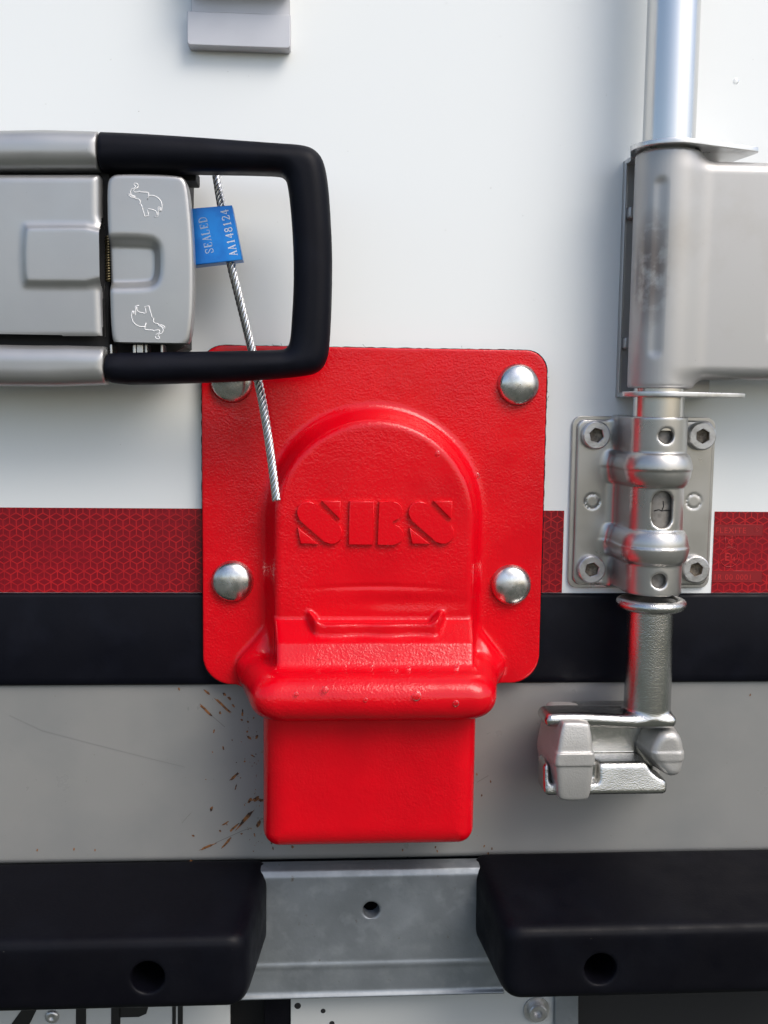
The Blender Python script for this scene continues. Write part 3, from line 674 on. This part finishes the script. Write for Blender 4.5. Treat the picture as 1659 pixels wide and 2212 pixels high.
# cast end: collar, shank and forked cam
zj0, zj1 = PZ(1310, 1540, 40), PZ(1310, 1574, 46); zl0, zl1 = PZ(1360, 1650, 46), PZ(1360, 1716, 46)
xj0, xj1 = PX(1178, 1560, 42), PX(1456, 1560, 42)
zr = PZ(1404, 1303, RD)
def cam_f(X, Z, D):
    x, d = X-RX, D-RD
    rr = np.sqrt(x**2+d**2)
    a = mx(rr-(12.8+.006*(zr-Z)), np.abs(Z-(zr+zj0)/2)-(zr-zj0)/2-2)
    a = smin(a, np.sqrt((rr-16.3)**2+(Z-zr)**2)-3.3, 1.6)
    xc, xh = (xj0+xj1)/2, (xj1-xj0)/2
    up = box3(X-xc, Z-(zj0+zj1)/2-(D-42)*.04+.9*np.sin((X-xc)*.07), D-34.5, xh, (zj0-zj1)/2-.6, 11.0, 3.0)
    a = smin(a, up, 3.0)
    lo_ = box3(X-xc+2.2, Z-(zl0+zl1)/2, D-35-(zl0-Z)*.22, xh-1.5, (zl0-zl1)/2, 9.0, 3.0)
    notch = box3(X-PX(1240, 1690, 45), Z-(zl0+zl1)/2-7, D-46, 14, 9, 9, 2); lo_ = smax(lo_, -notch, 2)
    web = box3(X-xc-8, Z-(zj0+zl1)/2, D-18, xh-13, (zj0-zl1)/2-1, 8.5, 3); shelf_ = box3(X-xc-8, Z-(zl0+zl1)/2, D-28, xh-13, (zl0-zl1)/2-.6, 12, 2); web = mn(web, shelf_)
    g = smin(smin(up, lo_, 1.5), web, 1.8)
    # round bite taken out round the right lug
    bite = np.sqrt(((X-PX(1462, 1625, 44))/17.5)**2+((Z-PZ(1450, 1632, 44))/15)**2)-1; bite = mx(bite*15, 26-D)
    g = smax(g, -bite, 1.8)
    return smin(a, g, 3.5)
sdf('cam', cam_f, (66, -162, 9), (178, -44, 56), .8, M['zinc'], rod)

brk = thing('hinge_clevis', 'zinc plated clevis bracket with two flanges holding the locking rod lever', 'bracket', (RX, 60, 0))
XCL = PX(1341, 600, 3)
def flange(zc, tip, label=None):
    pts = [(XCL, 1.2), (XCL+.5, 12)]
    for t in np.linspace(math.pi*.98, math.pi*.46, 16): pts.append((RX+1+22.5*math.cos(t), 33+21.5*math.sin(t)))
    xt = PX(tip[0], tip[1], 38); pts += [(xt-6, 42.0), (xt-1, 40.5), (xt, 38.5), (xt-.6, 34), (xt-7, 10), (xt-8, 1.2)]
    bm = bmesh.new(); a = [bm.verts.new((x, -d, zc-1.4)) for x, d in pts]; b = [bm.verts.new((x, -d, zc+1.4)) for x, d in pts]; n = len(pts)
    bm.faces.new(a); bm.faces.new(b[::-1])
    for i in range(n): bm.faces.new((a[i], a[(i+1) % n], b[(i+1) % n], b[i]))
    bmesh.ops.recalc_face_normals(bm, faces=bm.faces)
    bmesh.ops.bevel(bm, geom=[q for q in bm.edges if abs(q.verts[0].co.z-q.verts[1].co.z) < .1], offset=.5, segments=2, profile=.5, affect='EDGES', clamp_overlap=True)
    return from_bm('flange', bm, M['bright'], brk)
zf1, zf0 = PZ(1444, 302, 54), PZ(1420, 851, 54)
flange(zf1, (1638, 318)); flange(zf0, (1609, 856))
slab('back_plate', [(XCL, zf0-1.2), (RX+40, zf0-1.2), (RX+40, zf1+1.2), (XCL, zf1+1.2)], .1, 3.2, M['silver'], brk, bevel=.4)
slab('side_wall', [(XCL-.3, zf0+1), (XCL+1.9, zf0+1), (XCL+1.9, zf1-1), (XCL-.3, zf1-1)], 3.2, 5.0, M['silver'], brk, bevel=.8)
for v in (460, 742):
    z0 = PZ(1352, v, 6); slab('rib', rrect(XCL+1.7, z0-3.4, RX-2, z0+3.4, 1.5, 4), 3, 9, M['silver'], brk, bevel=1.2)

lev = thing('rod_lever', 'broad silver pressed lever arm wrapped round the locking rod', 'lever', (RX, 140, RD))
zv1, zv0 = zf1-2.0, PZ(1420, 838, 50)
def lev_f(X, Z, D):
    x, d = X-RX, D-RD
    zc, zh = (zv0+zv1)/2, (zv1-zv0)/2
    rr = np.sqrt(x**2+d**2)
    boss = ext(rr-17.4+0*Z, np.abs(Z-zc)-zh, 1.8)
    at, ab = zv1-5.0, zv0+5.2
    arm = box3(X-(RX+75), Z-(at+ab)/2, D-34.5-.02*(X-RX), 75, (at-ab)/2, 11.2, 7.0)
    a = smin(boss, arm, 8.0)
    # raised bead pressed down the boss and the shallow flute beside it
    fl = np.sqrt(mx(np.abs(Z-zc-.5)-zh+20, 0)**2*.6+(x+8.2)**2)-3.0
    flute = mx(fl, -mx(d-8, -1)*0-1e3); a = smax(a, -(np.sqrt(mx(fl+3.0, 0)**2+(rr-19.0)**2)-2.3), 2.6)
    # sunk field that begins at the right edge of the picture
    rec = box3(X-(RX+110), Z-(at+ab)/2, D-48.5, 54, (at-ab)/2-22, 4.0, 3.0); a = smax(a, -rec, 3.0)
    # scar worn into the boss's flank
    sc = np.sqrt(((x+16.9)/2.0)**2+((Z-PZ(1378, 600, 45))/24)**2+((d-9.5)/4.5)**2)-1; a = smax(a, -sc*2.2, 1.2)
    return smax(a, -(rr-14.2), .5)
sdf('arm', lev_f, (RX-21, zv0-4, 10), (RX+126, zv1+4, 58), .85, M['lever'], lev)

br = thing('bearing_bracket', 'pressed steel bearing bracket with four socket bolts round the locking rod', 'bracket', (RX+2, 6, 0))
x0, x1 = 109.3, 194.9; z0, z1 = -44.3, 57.3
slab('base_plate', rrect(x0, z0, x1, z1, 5.5), .1, 2.4, M['silverdirty'], br, bevel=.5)
zcs = [PZ(1424, v, 48) for v in (900, 982, 1052, 1148, 1226, 1291)]
zb1, zb2 = (zcs[1]+zcs[2])/2, (zcs[3]+zcs[4])/2
XS = RX+.7
def sleeve_f(X, Z, D):
    bump = lambda zc, hw: np.clip(1-((Z-zc)/hw)**2, 0, 1)**.6
    r = 15.4+.5*(np.abs(Z-(zb1+zb2)/2) > (zb1-zb2)/2)+3.6*mx(bump(zb1, 9.3), bump(zb2, 9.3))
    x = X-XS; fl = np.where(D < 31.5, np.abs(x), np.sqrt(x**2+(D-31.5)**2))
    body = fl-r-mx(0, 10-D)*.12
    zt, zb_ = zcs[0], zcs[5]
    body = smax(body, np.abs(Z-(zt+zb_)/2)-(zt-zb_)/2, 1.0)
    pl = ext(box2(X-(x0+x1)/2-.3, Z-(z0+z1)/2, (x1-x0)/2-2.2, (z1-z0)/2-2.0, 5.0), span(D, 1, 4.6), 1.0)
    a = smin(body, mx(pl, 1.2-D), 5.5)
    rc = np.sqrt(x**2+(D-31.5)**2)
    for u, v, hl, hr in ((1437, 942, 0, 4.1), (1430, 1101, 4.6, 5.6), (1422, 1254, 0, 4.1)):
        px, pz = P(u, v, 45); t = np.sqrt((X-px)**2+mx(np.abs(Z-pz)-hl, 0)**2)-hr
        a = smax(a, -mx(t, 33-D), .9)
    for u in (1382, 1462):                    # little nicks at the rim
        a = mx(a, -(np.sqrt((X-PX(u, 902, 45))**2+(Z-zcs[0])**2+(D-44)**2)-1.5))
        a = mx(a, -(np.sqrt((X-PX(u-12, 1291, 45))**2+(Z-zcs[5])**2+(D-44)**2)-1.5))
    a = smax(a, -(rc-12.3), .4)
    for u in (1280, 1499):
        px, pz = P(u, 1083, 4.6); a = smax(a, -(np.abs(np.sqrt((X-px)**2+(Z-pz)**2)-4.2)-.5+np.abs(D-4.6)*.7), .5)
    return a
sdf('sleeve', sleeve_f, (106, -48, .5), (198, 62, 52), .7, M['silverdirty'], br)
link('bush', *lathe([(0, zcs[0]-2), (11.6, zcs[0]-2), (11.6, zcs[5]+2), (0, zcs[5]+2)], 40, 'z', (RX+.5, -31.5, 0)), M['core'], br).data.set_sharp_from_angle(angle=.6)
# cracked grime seen through the slot
px, pz = P(1428, 1101, 42)
link('grime_crack', *tube_mesh([[(px-4, -42.75, pz-.5), (px-1.5, -43.1, pz+.2), (px, -43.15, pz-.6), (px+2, -43.1, pz-.1), (px+5, -42.6, pz-.4)], [(px, -43.15, pz-.6), (px+1, -43.1, pz+2), (px+.6, -43.1, pz+5)]], .28, 5), M['dark'], br)
# socket head bolts
def hexring(r, n, rot=0): return [(r*math.cos(2*math.pi*i/n+rot), r*math.sin(2*math.pi*i/n+rot)) for i in range(n)]
def make_bolt(x, z_, d):
    n = 48; V, Fc = [], []
    def hexr(r): return [(r/max(math.cos(((2*math.pi*i/n+.26) % (math.pi/3))-math.pi/6), .5)*math.cos(2*math.pi*i/n), r/max(math.cos(((2*math.pi*i/n+.26) % (math.pi/3))-math.pi/6), .5)*math.sin(2*math.pi*i/n)) for i in range(n)]
    rings = [(hexring(8.3, n), 0), (hexring(8.3, n), 3.3), (hexring(8.05, n), 4.2), (hexring(7.4, n), 4.7), (hexr(4.0), 4.7), (hexr(3.65), 4.3), (hexr(3.55), .8), (hexring(.01, n), .3)]
    for rg, h in rings: V += [(x+a, -(d+h), z_+b) for a, b in rg]
    for i in range(len(rings)-1):
        for k in range(n): a, b = i*n+k, i*n+(k+1) % n; Fc.append((b, a, a+n, b+n))
    fm = [0]*(5*n)+[1]*(2*n)
    o = link('bolt', V, Fc, None, br, origin=(x, -d, z_), mats=[M['bolt'], M['brown']], fm=fm); o.data.set_sharp_from_angle(angle=.6)
    return o
first = None
for u, v in ((1288, 940), (1517, 942), (1278, 1230), (1503, 1230)):
    x, z_ = P(u, v, 8)
    if first is None: first = make_bolt(x, z_, 4.6); bx0, bz0 = x, z_
    else: copy_part(first, br, (x-bx0, 0, z_-bz0))

kp = thing('keeper', 'cast steel keeper with two lugs bolted to the grey sill', 'lock keeper', (RX-20, -140, 0))
def base_f(X, Z, D):
    c = PP([(1186, 1540), (1204, 1528), (1345, 1526), (1420, 1530), (1424, 1690), (1190, 1700), (1178, 1680), (1178, 1560)], 6)
    return ext(poly2(X[:, :, 0], Z[:, :, 0], c)[:, :, None], span(D, .2, 10), 3.5)
sdf('base', base_f, (72, -166, -1), (186, -100, 13), .9, M['lug'], kp)
ll = PP(rounded([(1216, 1566), (1226, 1563), (1272, 1564), (1279, 1572), (1284, 1635), (1285, 1650), (1281, 1690), (1277, 1726), (1268, 1735), (1220, 1735), (1208, 1728), (1203, 1690), (1198, 1655), (1199, 1640)], 1), 54)
zrg = PZ(1240, 1651, 55)
def lug_f(X, Z, D):
    s2 = poly2(X[:, :, 0], Z[:, :, 0], ll)[:, :, None]
    a = ext(s2+.08*(D-50), span(D, 17, 54.5), 3.2)
    a = smax(a, D-(56-.20*np.abs(Z-zrg)), 2.0)
    band = mx(ext(s2-.35, span(D, 18, 55.4), 2.5), np.abs(Z-zrg-2.6)-3.6)
    return smin(a, band, .7)
sdf('lug', lug_f, (82, -162, 5), (116, -106, 60), .75, M['lug'], kp)
rl = PP(rounded([(1420, 1578), (1444, 1572), (1462, 1578), (1472, 1600), (1474, 1632), (1468, 1662), (1458, 1672), (1440, 1674), (1422, 1660), (1398, 1625), (1402, 1606)], 2), 40)
zrl = PZ(1450, 1636, 42)
def lug2_f(X, Z, D):
    a = ext(poly2(X[:, :, 0], Z[:, :, 0], rl)[:, :, None]+.12*(D-40), span(D, 5, 46), 4.0)
    band = mx(ext(poly2(X[:, :, 0], Z[:, :, 0], rl)[:, :, None]+.12*(D-40)-.5, span(D, 5, 46.5), 4.0), np.abs(Z-zrl-1.5)-2.6)
    return smin(a, band, .8)
sdf('lug', lug2_f, (138, -152, 4), (176, -112, 50), .7, M['lug'], kp)

# ================================================================== BUMPER
bmr = thing('bumper_beam', 'galvanised steel bumper beam between the two black blocks', 'bumper beam', (-6, -240, 10))
zh = P(802, 1968, 17)
zr1, zr2, zr3 = PZ(800, 2081, 17), PZ(800, 2148, 19), PZ(800, 2157, 20)
bp = [(-209.6, 2), (-209.4, 9), (-210.6, 13.5), (-214, 15.4), (zr1+1.5, 16.6), (zr1, 17.2), (zr1-1.4, 17.3), (zr1-3, 16.9), (zr2+1.2, 16.8), (zr2, 17.6), (zr3+.6, 19.2), (zr3, 18.8), (zr3, 8), (zr2, 6), (zr1, 6), (-212, 5), (-210, 2)]
sdf('beam', lambda X, Z, D: mx(mx(poly2(Z[0], D[0], bp)[None], np.abs(X+5.5)-80), -(np.sqrt((X-zh[0])**2+(Z-zh[1])**2)-4.9)), (-98, zr3-3, 0), (122, -204, 26), .8, M['galv'], bmr)
gap_bk = thing('gap_backing', 'black chassis added to stand in for the dark gap behind the bumper', 'backing', (0, -300, -60))
slab('gap_shade_sheet', [(-700, -560), (700, -560), (700, -208), (-700, -208)], -60, -22, M['dark'], gap_bk, bevel=0, smooth=False)  # added black sheet standing in for the shade behind beam and plates
slab('gap_shade_slab', PP([(570, 2080), (737, 2080), (737, 2300), (570, 2300)], 4), -22, 4, M['block'], gap_bk, bevel=1)  # this slab and the next: gap shade put in as black colour
slab('gap_shade_slab', PP([(1245, 2120), (1700, 2120), (1700, 2300), (1245, 2300)], -6), -22, -6, M['dark'], gap_bk, bevel=1)
def block(xb, xf, far, label, hole, zt):
    sg = 1 if far > xb else -1                # which way the block runs from its inner end
    def f(X, Z, D):
        a = D-72.0
        e_ = sg*((xb+(xf-xb)*(D-10)/60)-X)/math.hypot(1, (xf-xb)/60)
        top = (Z-(zt-(D-10)*.205))/math.hypot(1, .205)
        bot = ((PZ(300, 2187, 72)+(72-D)*.06)-Z)
        b = smax(smax(a, top, 6.0), bot, 7.0); b = smax(b, e_, 11.0)
        b = mx(mx(b, 5-D), sg*(X-far))
        hx, hz = hole; hr = np.sqrt((X-hx)**2+(Z-hz)**2)
        return smax(b, -mx(hr-8.6, 40-D), 1.6)
    lo_ = (min(xb, far)-3, PZ(300, 2187, 72)-4, 3); hi_ = (max(xb, far)+3, zt+3, 76)
    o = sdf('bumper_block', f, lo_, hi_, 1.25, M['block'], None, origin=(xb, -10, -260))
    return tag(o, label, 'bumper block', 'black bumper blocks')
block(-66.5-0, -74.5, -300, 'black moulded bumper block left of the galvanised beam', P(320, 2108, 70), -208.0)
block(56.0, 63.0, 300, 'black moulded bumper block right of the galvanised beam', P(1295, 2090, 70), -206.8)

# ================================================================== NUMBER PLATE AND PALE PANEL BELOW THE BUMPER
npl = thing('number_plate', 'pale number plate with black characters peeping out below the left block', 'number plate', (-160, -330, 0))
slab('plate_sheet', PP([(-160, 2120), (497, 2120), (497, 2420), (-160, 2420)], 12), 9, 12, M['plate'], npl, bevel=.3, smooth=False)
for q in ([(55, 2170), (85, 2170), (40, 2260), (-10, 2260)], [(164, 2170), (186, 2170), (186, 2300), (164, 2300)], [(240, 2170), (260, 2170), (260, 2300), (240, 2300)],
          [(258, 2170), (322, 2170), (316, 2190), (300, 2197), (258, 2198)], [(372, 2170), (380, 2170), (380, 2300), (372, 2300)], [(384, 2170), (395, 2170), (395, 2300), (384, 2300)]):
    slab('character', PP(q, 12.3), 12.02, 12.3, M['ink'], npl, bevel=0, smooth=False)
x, z_ = P(112, 2197, 13); link('screw', *lathe([(4.0, 0), (4.0, 1.0), (2.8, 1.8), (1.3, 2.0), (.9, 1.2), (.01, 1.2)], 32, 'y', (x, -12, z_)), M['bolt'], npl)
lp = thing('lower_panel', 'pale grey panel with small drilled holes under the bumper beam', 'panel', (10, -330, 0))
slab('sheet', PP([(628, 2080), (1204, 2080), (1204, 2420), (628, 2420)], 6), 4, 6, M['plate'], lp, bevel=.3, smooth=False)
for u, v, r in ((643, 2173, 2.0), (698, 2184, 1.5), (717, 2211, 1.6)):
    x, z_ = P(u, v, 6.1); slab('drilled_hole', circle(x, z_, r, 24), 6.02, 6.06, M['dark'], lp, bevel=0, smooth=False)
x, z_ = P(1163, 2192, 12); link('bolt', *lathe([(8, 0), (8, 1.2), (5.6, 1.2), (5.6, 5), (5, 5.6), (2.6, 5.6), (2.4, 2.5), (.01, 2.5)], 32, 'y', (x, -6, z_)), M['bolt'], lp).data.set_sharp_from_angle(angle=.6)
slab('edge_strip', PP([(1198, 2100), (1250, 2100), (1250, 2420), (1198, 2420)], 9), 2, 9, M['galv'], lp, bevel=1)

# ================================================================== RAIN DROPS
def drop(u, v, d, r, label, group, tilt=0.0):
    x, z_ = P(u, v, d)
    V, Fc = lathe([(r*math.cos(t), r*.55*math.sin(t)-.05) for t in np.linspace(-.05, math.pi/2-.02, 7)], 18, 'y', (0, 0, 0))
    ca, sa = math.cos(tilt), math.sin(tilt)
    V = [(x+a*random.uniform(.97, 1.03), -d+b*ca-c*sa, z_+(c*ca+b*-sa)*1.1) for a, b, c in V]
    o = link('water_drop', V, Fc, M['drop'], origin=(x, -d, z_)); return tag(o, label, 'water drop', group)
drop(1590, 175, 0.0, 1.6, 'clear water drop alone on the white door near the right edge', None)
for u, v, r in ((852, 1428, 1.5), (802, 1440, 1.4), (860, 1418, 1.3), (882, 1446, 1.9), (845, 1408, 1.2), (985, 1444, 2.0), (745, 1440, 1.3), (690, 1425, 1.1), (930, 1412, 1.2)):
    d = 45.0+(Z_SH1-PZ(u, v, 50))*.50; drop(u, v, d, r, 'small rain drop clinging to the red step below the lettering', 'rain drops on the red housing', .4)
for u, v, r in ((900, 1504, 2.6), (702, 1490, 1.9), (985, 1520, 1.7), (640, 1500, 1.3), (790, 1512, 1.2)):
    drop(u, v, 71.2, r, 'rain drop on the bulging bead of the red housing', 'rain drops on the red bead', .1)
for u, v, r in ((945, 980, 1.5), (1030, 1028, 1.7), (995, 935, .0)):
    if r: drop(u, v, 25.4, r, 'rain drop on the domed face above the raised letters', 'rain drops on the dome')
